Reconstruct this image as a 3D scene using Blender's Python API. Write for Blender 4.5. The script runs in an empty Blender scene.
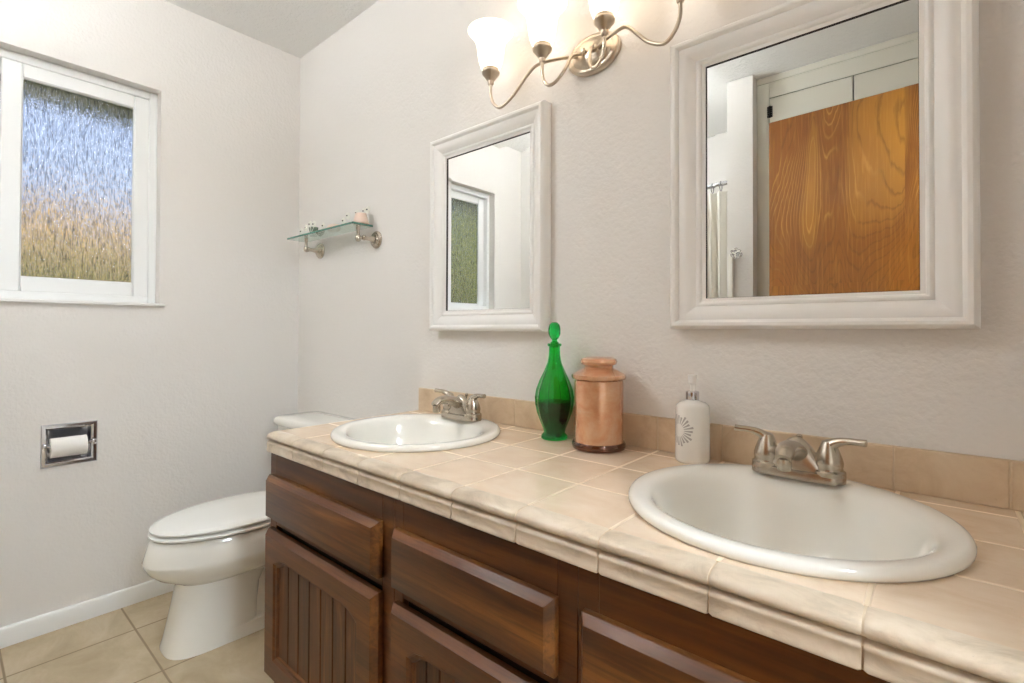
import bpy, bmesh, math, random
from mathutils import Vector, Matrix
PI = math.pi
random.seed(7)
S = bpy.context.scene
COL = S.collection

# ------------------------------------------------------------------ camera, world, lights, exposure
YAW, PITCH, ROLL = math.radians(40.835), math.radians(.637), math.radians(.194)
cd = bpy.data.cameras.new('camera'); cam = bpy.data.objects.new('camera', cd); COL.objects.link(cam)
f = Vector((-math.sin(YAW)*math.cos(PITCH), math.cos(YAW)*math.cos(PITCH), math.sin(PITCH)))
rt = Vector((math.cos(YAW), math.sin(YAW), 0)); up = rt.cross(f)
r2 = math.cos(ROLL)*rt + math.sin(ROLL)*up; u2 = -math.sin(ROLL)*rt + math.cos(ROLL)*up
Mx = Matrix((r2, u2, -f)).transposed().to_4x4(); Mx.translation = Vector((2.422, -1.178, 1.08))
cam.matrix_world = Mx
cd.sensor_width = 36; cd.lens = 498.1/1024*36; cd.shift_y = (324.7-341.5)/1024
cd.clip_start = .02; cd.clip_end = 200
S.camera = cam

w = bpy.data.worlds.new('world'); S.world = w; w.use_nodes = True
nt = w.node_tree; nt.nodes.clear()
out = nt.nodes.new('ShaderNodeOutputWorld'); bg = nt.nodes.new('ShaderNodeBackground')
tc = nt.nodes.new('ShaderNodeTexCoord'); nz = nt.nodes.new('ShaderNodeTexNoise'); cr = nt.nodes.new('ShaderNodeValToRGB')
nz.inputs['Scale'].default_value = 4; nz.inputs['Detail'].default_value = 4
cr.color_ramp.elements[0].position = .42; cr.color_ramp.elements[0].color = (.22, .33, .62, 1)
cr.color_ramp.elements[1].position = .62; cr.color_ramp.elements[1].color = (.66, .76, .98, 1)
nt.links.new(tc.outputs['Generated'], nz.inputs['Vector']); nt.links.new(nz.outputs['Fac'], cr.inputs['Fac'])
nt.links.new(cr.outputs['Color'], bg.inputs['Color']); bg.inputs['Strength'].default_value = .8
nt.links.new(bg.outputs[0], out.inputs[0])

def light(name, kind, loc, energy, color, rot=(0, 0, 0), **kw):
    d = bpy.data.lights.new(name, kind); d.energy = energy; d.color = color
    for k, v in kw.items(): setattr(d, k, v)
    o = bpy.data.objects.new(name, d); o.location = loc; o.rotation_euler = rot; COL.objects.link(o); return o
light('sun', 'SUN', (0, 0, 5), 4.5, (1, .9, .72), (math.radians(52), 0, math.radians(100)), angle=.01)   # low sun from the room's side of the house, lights the trees outside
CEIL_FILL = 15.0      # strength of the bowl added as ceiling fill light
HALL_FILL = 62.0  # strength of the fill lamp added beyond the doorway
SHADE_EMIT = 1.25
S.view_settings.view_transform = 'Standard'; S.view_settings.look = 'None'
S.view_settings.gamma = 1; S.view_settings.use_curve_mapping = False
S.view_settings.exposure = 0.80
S.cycles.sample_clamp_indirect = 4
S.cycles.max_bounces = 14; S.cycles.transmission_bounces = 12; S.cycles.diffuse_bounces = 6; S.cycles.glossy_bounces = 6

# ------------------------------------------------------------------ materials
def lin(r, g, b):
    c = lambda v: (v/255)/12.92 if v/255 <= .04045 else ((v/255+.055)/1.055)**2.4
    return (c(r), c(g), c(b), 1)
class N:
    def __init__(s, name):
        s.m = bpy.data.materials.new(name); s.m.use_nodes = True; s.t = s.m.node_tree
        s.b = s.t.nodes['Principled BSDF']; s.o = s.t.nodes['Material Output']
    def n(s, t, **kw):
        x = s.t.nodes.new(t)
        for k, v in kw.items():
            if k in x.inputs: x.inputs[k].default_value = v
            else: setattr(x, k, v)
        return x
    def l(s, a, b): s.t.links.new(a, b)
    def coord(s, scale=(1, 1, 1), rot=(0, 0, 0), loc=(0, 0, 0)):
        c = s.n('ShaderNodeTexCoord'); m = s.n('ShaderNodeMapping')
        m.inputs['Scale'].default_value = scale; m.inputs['Rotation'].default_value = rot; m.inputs['Location'].default_value = loc
        s.l(c.outputs['Object'], m.inputs['Vector']); return m.outputs[0]
    def noise(s, vec, scale=5, detail=3, rough=.5, dist=0):
        x = s.n('ShaderNodeTexNoise'); x.inputs['Scale'].default_value = scale; x.inputs['Detail'].default_value = detail
        x.inputs['Roughness'].default_value = rough; x.inputs['Distortion'].default_value = dist
        s.l(vec, x.inputs['Vector']); return x.outputs['Fac']
    def ramp(s, fac, stops):
        x = s.n('ShaderNodeValToRGB'); e = x.color_ramp.elements
        while len(e) < len(stops): e.new(.5)
        for i, (p, c) in enumerate(stops): e[i].position = p; e[i].color = c
        s.l(fac, x.inputs['Fac']); return x.outputs['Color']
    def mix(s, fac, a, b, mode='MIX'):
        x = s.n('ShaderNodeMix', data_type='RGBA', blend_type=mode)
        for k, v in ((0, fac), (6, a), (7, b)):
            if hasattr(v, 'is_linked'): s.l(v, x.inputs[k])
            else: x.inputs[k].default_value = v
        return x.outputs[2]
    def math(s, op, a, b=None, c=None):
        x = s.n('ShaderNodeMath', operation=op)
        for i, v in enumerate((a, b, c)):
            if v is None: continue
            if hasattr(v, 'is_linked'): s.l(v, x.inputs[i])
            else: x.inputs[i].default_value = v
        return x.outputs[0]
    def bump(s, h, strength=.3, dist=.01):
        x = s.n('ShaderNodeBump'); x.inputs['Strength'].default_value = strength; x.inputs['Distance'].default_value = dist
        s.l(h, x.inputs['Height']); s.l(x.outputs[0], s.b.inputs['Normal']); return x.outputs[0]
    def set(s, **kw):
        names = dict(color='Base Color', rough='Roughness', metal='Metallic', trans='Transmission Weight', coat='Coat Weight', ior='IOR',
                     emit='Emission Color', es='Emission Strength', sss='Subsurface Weight', spec='Specular IOR Level', alpha='Alpha', coat_rough='Coat Roughness')
        for k, v in kw.items():
            i = s.b.inputs[names[k]]
            if hasattr(v, 'is_linked'): s.l(v, i)
            else: i.default_value = v
        return s.m

def simple(name, color, rough=.5, **kw): return N(name).set(color=color, rough=rough, **kw)

def wall_paint():
    m = N('wall_paint'); v = m.coord()
    h = m.math('ADD', m.noise(v, 95, 2), m.math('MULTIPLY', m.noise(v, 34, 3, .6), 1.3))
    m.bump(h, .32, .005)
    return m.set(color=lin(230, 226, 221), rough=.6)
def popcorn():
    m = N('textured_ceiling_paint'); v = m.coord()
    m.bump(m.noise(v, 46, 4, .7), .55, .016)
    return m.set(color=lin(236, 235, 232), rough=.9)
def tile_mask(m, ox, oy, px, py, half):
    c = m.n('ShaderNodeTexCoord'); s = m.n('ShaderNodeSeparateXYZ'); m.l(c.outputs['Object'], s.inputs[0])
    def line(a, o, p):
        t = m.math('FRACT', m.math('ADD', m.math('DIVIDE', m.math('SUBTRACT', a, o), p), .5))
        d = m.math('MULTIPLY', m.math('ABSOLUTE', m.math('SUBTRACT', t, .5)), p)
        mp = m.n('ShaderNodeMapRange'); mp.interpolation_type = 'SMOOTHSTEP'
        mp.inputs['From Min'].default_value = half*.6; mp.inputs['From Max'].default_value = half*1.5
        mp.inputs['To Min'].default_value = 1; mp.inputs['To Max'].default_value = 0
        m.l(d, mp.inputs[0]); return mp.outputs[0], m.math('FLOOR', m.math('DIVIDE', m.math('SUBTRACT', a, o), p))
    (a, fa), (b, fb) = line(s.outputs[0], ox, px), line(s.outputs[1], oy, py)
    cell = m.n('ShaderNodeCombineXYZ'); m.l(fa, cell.inputs[0]); m.l(fb, cell.inputs[1])
    wn = m.n('ShaderNodeTexWhiteNoise'); wn.noise_dimensions = '3D'; m.l(cell.outputs[0], wn.inputs['Vector'])
    return m.math('MAXIMUM', a, b), wn.outputs['Value']
def tiles(name, cols, grout, args, rough=.35, bump=.3, nscale=9):
    m = N(name); mask, cell = tile_mask(m, *args); v = m.coord((1, 1.5, 1))
    nzv = m.noise(v, nscale, 6, .62, .6)
    col = m.ramp(nzv, [(.3, cols[0]), (.5, cols[1]), (.7, cols[2])])
    col = m.mix(m.math('MULTIPLY', cell, .22), col, cols[0])
    fleck = m.ramp(m.noise(m.coord((1, 2.2, 1)), 42, 3, .7, 1.5), [(.66, (0, 0, 0, 1)), (.74, (1, 1, 1, 1))])
    col = m.mix(m.math('MULTIPLY', fleck, .3), col, cols[3])
    col = m.mix(mask, col, grout)
    h = m.math('SUBTRACT', m.math('MULTIPLY', nzv, .25), mask); m.bump(h, bump, .003)
    return m.set(color=col, rough=m.math('ADD', m.math('MULTIPLY', mask, .4), rough))
def stone(name, cols, rough=.35, nscale=9, grain=(1, 1, 1)):
    m = N(name); v = m.coord(grain)
    nzv = m.noise(v, nscale, 6, .65, .8)
    col = m.ramp(nzv, [(.28, cols[0]), (.5, cols[1]), (.72, cols[2])])
    pit = m.ramp(m.noise(v, nscale*7, 3, .6, 1), [(.68, (0, 0, 0, 1)), (.78, (1, 1, 1, 1))])
    col = m.mix(m.math('MULTIPLY', pit, .35), col, cols[3])
    m.bump(nzv, .15, .003); return m.set(color=col, rough=rough)
def wood(name, dark, mid, light_, axis, rough=.42, scale=1.0, coat=.08):
    m = N(name); sc = [14*scale]*3; sc[axis] = 1.1*scale
    v = m.coord(tuple(sc)); big = m.noise(v, 1.0, 6, .62, 1.4)
    sf = [90*scale]*3; sf[axis] = 3.5*scale
    fine = m.noise(m.coord(tuple(sf)), 1.0, 4, .6, .3)
    col = m.ramp(big, [(.28, dark), (.5, mid), (.74, light_)])
    col = m.mix(m.math('MULTIPLY', m.ramp(fine, [(.46, (0, 0, 0, 1)), (.62, (1, 1, 1, 1))]), .5), col, dark)
    m.bump(fine, .12, .002)
    return m.set(color=col, rough=rough, coat=coat, coat_rough=.25, spec=.35)
M = {}
M['wall'] = wall_paint(); M['ceil'] = popcorn()
M['white'] = simple('white_trim_paint', lin(236, 235, 231), .35)
M['vinyl'] = simple('white_vinyl', lin(243, 244, 243), .3)
M['floor'] = tiles('beige_floor_tile', [lin(160, 142, 112), lin(176, 159, 130), lin(190, 175, 150), lin(138, 120, 92)], lin(136, 120, 96), (.222, -.697, .33, .33, .0030), .4, .35, 5)
CT = [lin(214, 188, 160), lin(224, 202, 176), lin(232, 214, 192), lin(200, 170, 140)]
M['counter'] = tiles('tan_counter_tile', CT, lin(230, 211, 184), (-.2195, -.2515, .1556, .1556, .0026), .22, .35, 8)
M['trim_tile'] = stone('pale_edge_tile', [lin(168, 150, 128), lin(204, 187, 164), lin(218, 204, 184), lin(118, 102, 84)], .3, 20, (.6, 1, 1.6))
M['grout'] = simple('cream_grout', lin(208, 188, 160), .8)
M['splash'] = stone('tan_backsplash_tile', [lin(190, 162, 132), lin(206, 182, 152), lin(218, 198, 170), lin(164, 130, 100)], .4, 10, (1, 1, 1))
WD, WM, WL = lin(48, 25, 8), lin(90, 51, 19), lin(128, 80, 34)
M['wood_h'] = wood('walnut_wood_horizontal_grain', WD, WM, WL, 0)
M['wood_v'] = wood('walnut_wood_vertical_grain', WD, WM, lin(146, 96, 48), 2)
M['wood_frame'] = wood('walnut_face_frame_wood', lin(60, 33, 12), lin(86, 48, 18), lin(112, 67, 28), 0, .42)
M['dark'] = simple('dark_brown_and_shade', lin(26, 16, 10), .8)  # painted shade in cabinet gaps and mirror edges; plain brown on flower centres
M['porcelain'] = simple('white_porcelain', lin(243, 240, 231), .08, coat=.5)
M['plastic'] = simple('white_toilet_seat_plastic', lin(240, 239, 234), .2)
def brushed(name, c, r=.3):
    m = N(name); m.bump(m.noise(m.coord((1, 1, 14)), 60, 2), .05, .001); return m.set(color=c, rough=r, metal=1.0)
M['nickel'] = brushed('brushed_nickel', lin(186, 176, 162), .26)
M['bronze'] = brushed('champagne_nickel', lin(192, 178, 160), .3)
M['chrome'] = simple('chrome', lin(205, 205, 210), .12, metal=1.0)
M['black'] = simple('black_metal', lin(25, 22, 20), .4, metal=.6)
M['mirror'] = simple('mirror_silver', (.93, .95, .94, 1), .0, metal=1.0)
M['frame'] = simple('white_mirror_frame_paint', lin(243, 241, 237), .38)
M['paper'] = simple('toilet_paper', lin(240, 236, 230), .9)
M['cabinet_white'] = simple('off_white_cabinet_paint', lin(228, 226, 214), .45)
M['curtain'] = simple('white_curtain_fabric', lin(236, 232, 222), .8)
M['white_plastic'] = simple('white_pump_plastic', lin(240, 238, 234), .3)

def glass(name, col, rough=0, ior=1.45):
    m = N(name); m.set(color=col, rough=rough, trans=1.0, ior=ior); return m.m
M['green_glass'] = glass('green_glass', (.015, .58, .10, 1), .0, 1.45)
M['green_liquid'] = glass('dark_liquid', (.02, .05, .008, 1), .05, 1.33)
M['liquid'] = simple('dark_oily_liquid', (.022, .016, .002, 1), .1)
M['shelf_glass'] = glass('clear_shelf_glass', (.80, .95, .90, 1), 0, 1.45)
M['edge_glass'] = simple('green_glass_edge', (.10, .26, .21, 1), .15)
M['crystal'] = glass('clear_crystal', (.95, .97, .97, 1), .05, 1.5)
m = N('textured_window_glass'); v = m.coord((1, 1, .22)); h = m.math('ADD', m.noise(v, 150, 3, .7, .6), m.math('MULTIPLY', m.noise(v, 60, 2), .8))
m.bump(h, .5, .0055)
gl = m.ramp(m.noise(m.coord((1, 1, .14)), 210, 4, .75, .5), [(.38, (.22, .24, .25, 1)), (.48, (.80, .83, .82, 1)), (.62, (1, 1, 1, 1))])
M['pane'] = m.set(color=gl, rough=.03, trans=1.0, ior=1.45)
m = N('copper_mercury_glass'); v = m.coord()
nn = m.noise(v, 16, 5, .65, .5)
col = m.ramp(nn, [(.3, lin(214, 142, 92)), (.5, lin(238, 182, 138)), (.7, lin(248, 208, 170))])
m.bump(m.noise(v, 60, 3), .15, .003)
M['amber'] = m.set(color=col, rough=.16, metal=.2, trans=.5, coat=.7, coat_rough=.06)
M['amber_dark'] = simple('dark_amber_glass', lin(88, 46, 22), .12, metal=.5, coat=.6)
m = N('frosted_lamp_shade'); lw = m.n('ShaderNodeLayerWeight'); lw.inputs['Blend'].default_value = .35
M['shade'] = m.set(color=(.9, .88, .84, 1), rough=.4, emit=(1, .84, .66, 1), es=SHADE_EMIT)
m = N('ceiling_fill_bowl'); M['ceiling_fill'] = m.set(color=(.9, .9, .9, 1), emit=(.92, .96, 1, 1), es=CEIL_FILL)
m = N('hall_fill_bowl'); M['hall_fill'] = m.set(color=(.9, .9, .9, 1), emit=(.76, .88, 1, 1), es=HALL_FILL)
m = N('lit_bulb'); M['bulb'] = m.set(color=(.9, .9, .9, 1), emit=(1, .86, .70, 1), es=4)
m = N('cool_fill_bulb'); M['fill_bulb'] = m.set(color=(.9, .9, .9, 1), emit=(.94, .97, 1, 1), es=140)  # bulbs in the added bowls, throwing fill light up at the ceiling
M['soap'] = simple('milky_soap_bottle', lin(250, 247, 240), .25, trans=.15, coat=.4)
M['soap_clear'] = glass('clear_bottle_plastic', (.97, .96, .93, 1), .12, 1.4)
M['print'] = simple('grey_label_print', lin(168, 164, 158), .5)
M['peach'] = simple('peach_frosted_glass', lin(250, 224, 206), .35, trans=.3)
M['petal'] = simple('white_petal', lin(240, 238, 228), .5)
M['sage'] = simple('sage_glass', lin(168, 190, 170), .15, trans=.6)
M['leaf_green'] = None
def foliage(name, a, b, sc):
    m = N(name); n_ = m.noise(m.coord(), sc, 6, .75)
    m.bump(n_, 1, .3); return m.set(color=m.ramp(n_, [(.35, a), (.65, b)]), rough=.8)
M['gold'] = foliage('dry_golden_foliage', lin(206, 150, 62), lin(252, 218, 132), 6)
M['hedge'] = foliage('olive_hedge_foliage', lin(96, 98, 34), lin(186, 180, 84), 7)
M['tree'] = foliage('green_tree_foliage', lin(126, 136, 48), lin(196, 200, 100), 5)
M['bark'] = simple('tree_bark', lin(100, 80, 60), .9)
M['eave'] = simple('olive_painted_eave', lin(150, 144, 92), .8)
M['grass'] = foliage('lawn_grass', lin(80, 96, 44), lin(140, 150, 76), 12)
# plywood door: glossy orange-brown with long cathedral grain
m = N('varnished_plywood_door'); v = m.coord((2.6, 1, .55), loc=(.3, 0, .15))
d0 = m.noise(v, 1.25, 2, .5, .5)
ring = m.math('FRACT', m.math('MULTIPLY', m.math('ADD', d0, m.math('MULTIPLY', m.noise(m.coord((30, 1, 6)), 1, 3), .018)), 64.0))
edge = m.ramp(ring, [(0, (1, 1, 1, 1)), (.12, (.15, .15, .15, 1)), (.8, (0, 0, 0, 1)), (1, (1, 1, 1, 1))])
pore = m.noise(m.coord((120, 1, 5)), 1, 3, .6)
base = m.ramp(d0, [(.34, lin(208, 146, 52)), (.42, lin(152, 92, 30)), (.58, lin(136, 80, 24)), (.68, lin(200, 140, 54))])
sw = m.ramp(m.noise(m.coord((3, 1, 1.4), loc=(4, 0, 2)), 1.2, 2), [(.48, (0, 0, 0, 1)), (.56, (1, 1, 1, 1))])
col = m.mix(m.math('MULTIPLY', edge, .5), base, m.mix(sw, lin(104, 60, 18), lin(226, 168, 82)))
col = m.mix(m.math('MULTIPLY', m.ramp(pore, [(.5, (0, 0, 0, 1)), (.62, (1, 1, 1, 1))]), .16), col, lin(220, 160, 74))
M['plywood'] = m.set(color=col, rough=.3, coat=.2)

# ------------------------------------------------------------------ mesh helpers (world coordinates in, object-local out)
def origin(o):
    p = Vector((0, 0, 0))
    while o is not None: p += o.location; o = o.parent
    return p
def obj(name, bm, m, parent=None, smooth=38, label=None, loc=None, recalc=True):
    if recalc: bmesh.ops.recalc_face_normals(bm, faces=bm.faces[:])
    me = bpy.data.meshes.new(name); o = bpy.data.objects.new(name, me); COL.objects.link(o)
    if loc is not None: o.location = Vector(loc) - origin(parent)
    if parent is not None: o.parent = parent
    d = origin(o)
    bmesh.ops.translate(bm, verts=bm.verts[:], vec=-d)
    bm.to_mesh(me); bm.free()
    for x in (m if isinstance(m, (list, tuple)) else [m]): me.materials.append(x)
    if smooth:
        for p in me.polygons: p.use_smooth = True
        me.set_sharp_from_angle(angle=math.radians(smooth))
    if label: o['label'] = label
    return o
def thing(name, label, cat, loc, group=None):
    o = bpy.data.objects.new(name, None); o.empty_display_size = .05; o.location = loc; COL.objects.link(o)
    o['label'] = label; o['category'] = cat
    if group: o['group'] = group
    return o
def tag(o, label, cat, group=None, kind=None):
    o['label'] = label; o['category'] = cat
    if group: o['group'] = group
    if kind: o['kind'] = kind
    return o
def struct(name, bm, m, parent=None, label=None, smooth=38):
    o = obj(name, bm, m, parent, smooth)
    if parent is None: o['kind'] = 'structure'
    if label: o['label'] = label
    return o
def B(): return bmesh.new()
def box(bm, x0, x1, y0, y1, z0, z1, bev=0, seg=2, mi=0):
    vs = [bm.verts.new(p) for p in ((x0, y0, z0), (x1, y0, z0), (x1, y1, z0), (x0, y1, z0), (x0, y0, z1), (x1, y0, z1), (x1, y1, z1), (x0, y1, z1))]
    fs = [bm.faces.new([vs[i] for i in q]) for q in ((3, 2, 1, 0), (4, 5, 6, 7), (0, 1, 5, 4), (1, 2, 6, 5), (2, 3, 7, 6), (3, 0, 4, 7))]
    for q in fs: q.material_index = mi
    if bev:
        es = list({e for q in fs for e in q.edges})
        r = bmesh.ops.bevel(bm, geom=es, offset=bev, segments=seg, affect='EDGES', profile=.5)
        for q in r['faces']: q.material_index = mi
    return bm
def rings(bm, rs, cap0=True, cap1=True, closed=True, mi=0):
    L = [[bm.verts.new(p) for p in r] for r in rs]; n = len(L[0])
    for a, b in zip(L, L[1:]):
        for i in range(n if closed else n-1):
            j = (i+1) % n; q = bm.faces.new((a[i], a[j], b[j], b[i])); q.material_index = mi
    if cap0: bm.faces.new(L[0][::-1]).material_index = mi
    if cap1: bm.faces.new(L[-1]).material_index = mi
    return bm
def lathe(bm, prof, c=(0, 0, 0), n=40, sx=1, sy=1, axis='Z', cap0=True, cap1=True, mod=None, mi=0):
    rs = []
    for r, h in prof:
        ring = []
        for i in range(n):
            a = 2*PI*i/n; k = mod(a, h) if mod else 1
            p = (r*k*sx*math.cos(a), r*k*sy*math.sin(a), h)
            if axis == 'Y': p = (p[0], -h, p[1])
            if axis == 'X': p = (h, p[0], p[1])
            ring.append((c[0]+p[0], c[1]+p[1], c[2]+p[2]))
        rs.append(ring)
    return rings(bm, rs, cap0, cap1, mi=mi)
def catmull(P, n=8):
    P = [Vector(p) for p in P]; Q = [P[0]*2-P[1]] + P + [P[-1]*2-P[-2]]; out = []
    for i in range(1, len(Q)-2):
        for k in range(n):
            t = k/n; a, b, c, d = Q[i-1:i+3]
            out.append(.5*((2*b)+(c-a)*t+(2*a-5*b+4*c-d)*t*t+(3*b-a-3*c+d)*t**3))
    out.append(P[-1]); return out
def tube(bm, pts, rad, n=12, smooth=True, rr=None, mi=0):
    """rad: number or list per control point; rr: vertical radius factor(s)"""
    k = 8 if smooth else 1; P = catmull(pts, k) if smooth else [Vector(p) for p in pts]
    def interp(L, i):
        if not isinstance(L, (list, tuple)): return L
        t = i/k; a = min(int(t), len(L)-1); b = min(a+1, len(L)-1); return L[a]+(L[b]-L[a])*(t-a)
    rs = []; side = None
    for i, p in enumerate(P):
        d = (P[min(i+1, len(P)-1)]-P[max(i-1, 0)]).normalized()
        if side is None:
            ref = Vector((0, 0, 1)) if abs(d.z) < .9 else Vector((1, 0, 0)); side = d.cross(ref).normalized()
        side = (side - d*side.dot(d)).normalized(); upv = side.cross(d)
        r = interp(rad, i); q = interp(rr, i) if rr is not None else 1
        rs.append([p+side*r*math.cos(2*PI*j/n)+upv*r*q*math.sin(2*PI*j/n) for j in range(n)])
    return rings(bm, rs, mi=mi)
def prism(bm, prof, a, b, axis='X', mi=0):
    """closed profile of (u,v) swept along axis"""
    def P(u, v, t): return (t, u, v) if axis == 'X' else ((u, t, v) if axis == 'Y' else (u, v, t))
    return rings(bm, [[P(u, v, a) for u, v in prof], [P(u, v, b) for u, v in prof]], mi=mi)
def wall_holes(axis, pos, thick, a0, a1, z0, z1, holes):
    """wall perpendicular to axis ('X' or 'Y'), front face at pos, back at pos+thick; holes = [(a0,a1,z0,z1)]"""
    bm = B(); A = sorted({a0, a1} | {h[i] for h in holes for i in (0, 1)}); Z = sorted({z0, z1} | {h[i] for h in holes for i in (2, 3)})
    vs = {}
    def V(a, z, s):
        k = (round(a, 5), round(z, 5), s)
        if k not in vs:
            p = pos+thick*s; vs[k] = bm.verts.new((p, a, z) if axis == 'X' else (a, p, z))
        return vs[k]
    solid = lambda a, b, c, d: not any(h[0]-1e-6 <= a and b <= h[1]+1e-6 and h[2]-1e-6 <= c and d <= h[3]+1e-6 for h in holes)
    g = [[solid(A[i], A[i+1], Z[j], Z[j+1]) for j in range(len(Z)-1)] for i in range(len(A)-1)]
    G = lambda i, j: 0 <= i < len(A)-1 and 0 <= j < len(Z)-1 and g[i][j]
    for i in range(len(A)-1):
        for j in range(len(Z)-1):
            if not g[i][j]: continue
            a, b, c, d = A[i], A[i+1], Z[j], Z[j+1]
            for s in (0, 1): bm.faces.new((V(a, c, s), V(b, c, s), V(b, d, s), V(a, d, s)))
            if not G(i-1, j): bm.faces.new((V(a, c, 0), V(a, d, 0), V(a, d, 1), V(a, c, 1)))
            if not G(i+1, j): bm.faces.new((V(b, c, 0), V(b, d, 0), V(b, d, 1), V(b, c, 1)))
            if not G(i, j-1): bm.faces.new((V(a, c, 0), V(b, c, 0), V(b, c, 1), V(a, c, 1)))
            if not G(i, j+1): bm.faces.new((V(a, d, 0), V(b, d, 0), V(b, d, 1), V(a, d, 1)))
    return bm

# ------------------------------------------------------------------ room shell
H = 2.435; XR = 2.64; YB = -2.36
WY0, WY1, WZ0, WZ1 = -1.455, -.582, 1.183, 2.058
TY0, TY1, TZ0, TZ1 = -.914, -.790, .598, .720
struct('wall_back', wall_holes('Y', 0, .12, -.12, XR+.12, -.02, H+.02, []), M['wall'])
struct('wall_left', wall_holes('X', 0, -.12, YB-.12, 0, -.02, H+.02, [(WY0, WY1, WZ0, WZ1), (TY0, TY1, TZ0, TZ1)]), M['wall'])
struct('wall_right', wall_holes('X', XR, .12, YB-.12, 0, -.02, H+.02, [(-1.30, -.60, -.02, 2.05)]), M['wall'])
struct('wall_front', wall_holes('Y', YB, -.12, -.12, XR+.12, -.02, H+.02, []), M['wall'])
struct('floor', box(B(), -.12, XR+1.9, YB-.12, .12, -.08, 0), M['floor'])
struct('ceiling', box(B(), -.12, XR+1.9, YB-.12, .12, H, H+.08), M['ceil'])
struct('wall_shower_side', box(B(), -.001, .75, YB, -1.748, 0, H), M['wall'])
struct('wall_partition', box(B(), 1.538, 1.668, YB, -1.66, 0, H), M['wall'], label='white end of the partition beside the tub alcove')
# hall beyond the doorway
struct('wall_hall_end', box(B(), XR+1.78, XR+1.9, YB-.12, .12, 0, H), M['wall'])
struct('wall_hall_back', box(B(), XR+.12, XR+1.78, 0, .12, 0, H), M['wall'])
struct('wall_hall_front', box(B(), XR+.12, XR+1.78, YB-.12, YB, 0, H), M['wall'])

def base_prof(s, y0): return [(y0, 0), (y0+s*.014, 0), (y0+s*.014, .056), (y0+s*.010, .064), (y0, .066)]
bm = B(); prism(bm, base_prof(1, 0), YB, -.014, 'Y'); struct('baseboard_left', bm, M['white'])
bm = B(); prism(bm, [(-v if 0 else -u, v) for u, v in base_prof(1, 0)], 0, .955, 'X'); struct('baseboard_back', bm, M['white'])

# window in the left wall: reveal, frame, two sliding sashes with obscure glass
def rect_frame(bm, x0, x1, y0, y1, z0, z1, w_, bev=.003):
    wl, wr, wb, wt = w_ if isinstance(w_, tuple) else (w_,)*4
    box(bm, x0, x1, y0, y0+wl, z0, z1, bev, 1); box(bm, x0, x1, y1-wr, y1, z0, z1, bev, 1)
    box(bm, x0, x1, y0+wl, y1-wr, z0, z0+wb, bev, 1); box(bm, x0, x1, y0+wl, y1-wr, z1-wt, z1, bev, 1)
    return bm
wf = struct('window_1', rect_frame(B(), -.102, -.050, WY0, WY1, WZ0, WZ1, (.028, .028, .03, .032)), M['vinyl'], label='white vinyl sliding window with rippled obscure glass in two panes')
def sash(x0, x1, y0, y1, z0, z1, wid, gx):
    s = obj('window_sash', rect_frame(B(), x0, x1, y0, y1, z0, z1, wid, .004), M['vinyl'], wf)
    b = B(); rect_frame(b, x0-.002 if 0 else gx-.004, x1-.006, y0+wid[0]-.001, y1-wid[1]+.001, z0+wid[2]-.001, z1-wid[3]+.001, .003, .0007)
    obj('glazing_bead', b, M['vinyl'], s)
    obj('window_pane', box(B(), gx-.003, gx+.003, y0+wid[0]-.002, y1-wid[1]+.002, z0+wid[2]-.002, z1-wid[3]+.002), M['pane'], s)
    return s
sash(-.080, -.054, -1.038, WY1-.026, WZ0+.028, WZ1-.030, (.054, .051, .055, .051), -.072)
s2 = sash(-.100, -.082, WY0+.026, -.99, WZ0+.028, WZ1-.030, (.056, .046, .055, .051), -.091)
b = B(); box(b, -.060, -.048, -1.056, -1.040, 1.60, 1.67, .003); obj('window_latch', b, M['chrome'], wf)
b = B(); prism(b, [(-.0505, WZ0), (-.0505, WZ0+.004), (.004, WZ0+.001), (.012, WZ0-.002), (.012, WZ0-.010), (0, WZ0-.011), (0, WZ0)], WY0-.01, WY1+.018, 'Y')
obj('window_sill', b, M['white'], wf)

# door opening trim (right wall) and the wide brown door standing open behind the camera
def casing(bm, x, s):
    for y0, y1 in ((-1.365, -1.30), (-.60, -.575)): box(bm, x, x+s*.014, y0, y1, 0, 2.05, .003, 1)
    box(bm, x, x+s*.014, -1.365, -.575, 2.05, 2.115, .003, 1)
b = B(); casing(b, XR, -1); struct('trim_1', b, M['white'], label='white casing around the entry doorway')
b = B(); box(b, 1.826-2.615, 0, -.0175, .0175, .012, 2.03, .002, 1)
dr = obj('door_1', b, M['plywood'], smooth=30); dr['kind'] = 'structure'; dr['label'] = 'varnished orange-brown plywood door swung open, reflected in large mirror'
dr.location = (2.615, -1.297, 0); dr.rotation_euler = (0, 0, math.radians(3.2))
for s in (-1, 1):
    b = B(); lathe(b, [(.03, .0175), (.03, .022), (.012, .024), (.012, .045), (.026, .052), (.030, .062), (.026, .072), (.012, .076)], (0, 0, 0), 24, axis='Y')
    for v_ in b.verts: v_.co = Vector((v_.co.x-.72, s*v_.co.y, v_.co.z+.95))
    bmesh.ops.recalc_face_normals(b, faces=b.faces[:]); me = bpy.data.meshes.new('door_knob'); b.to_mesh(me); b.free(); me.materials.append(M['nickel'])
    for p_ in me.polygons: p_.use_smooth = True
    k = bpy.data.objects.new('door_knob', me); COL.objects.link(k); k.parent = dr
    k['label'] = 'round brushed nickel door knob'

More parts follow.
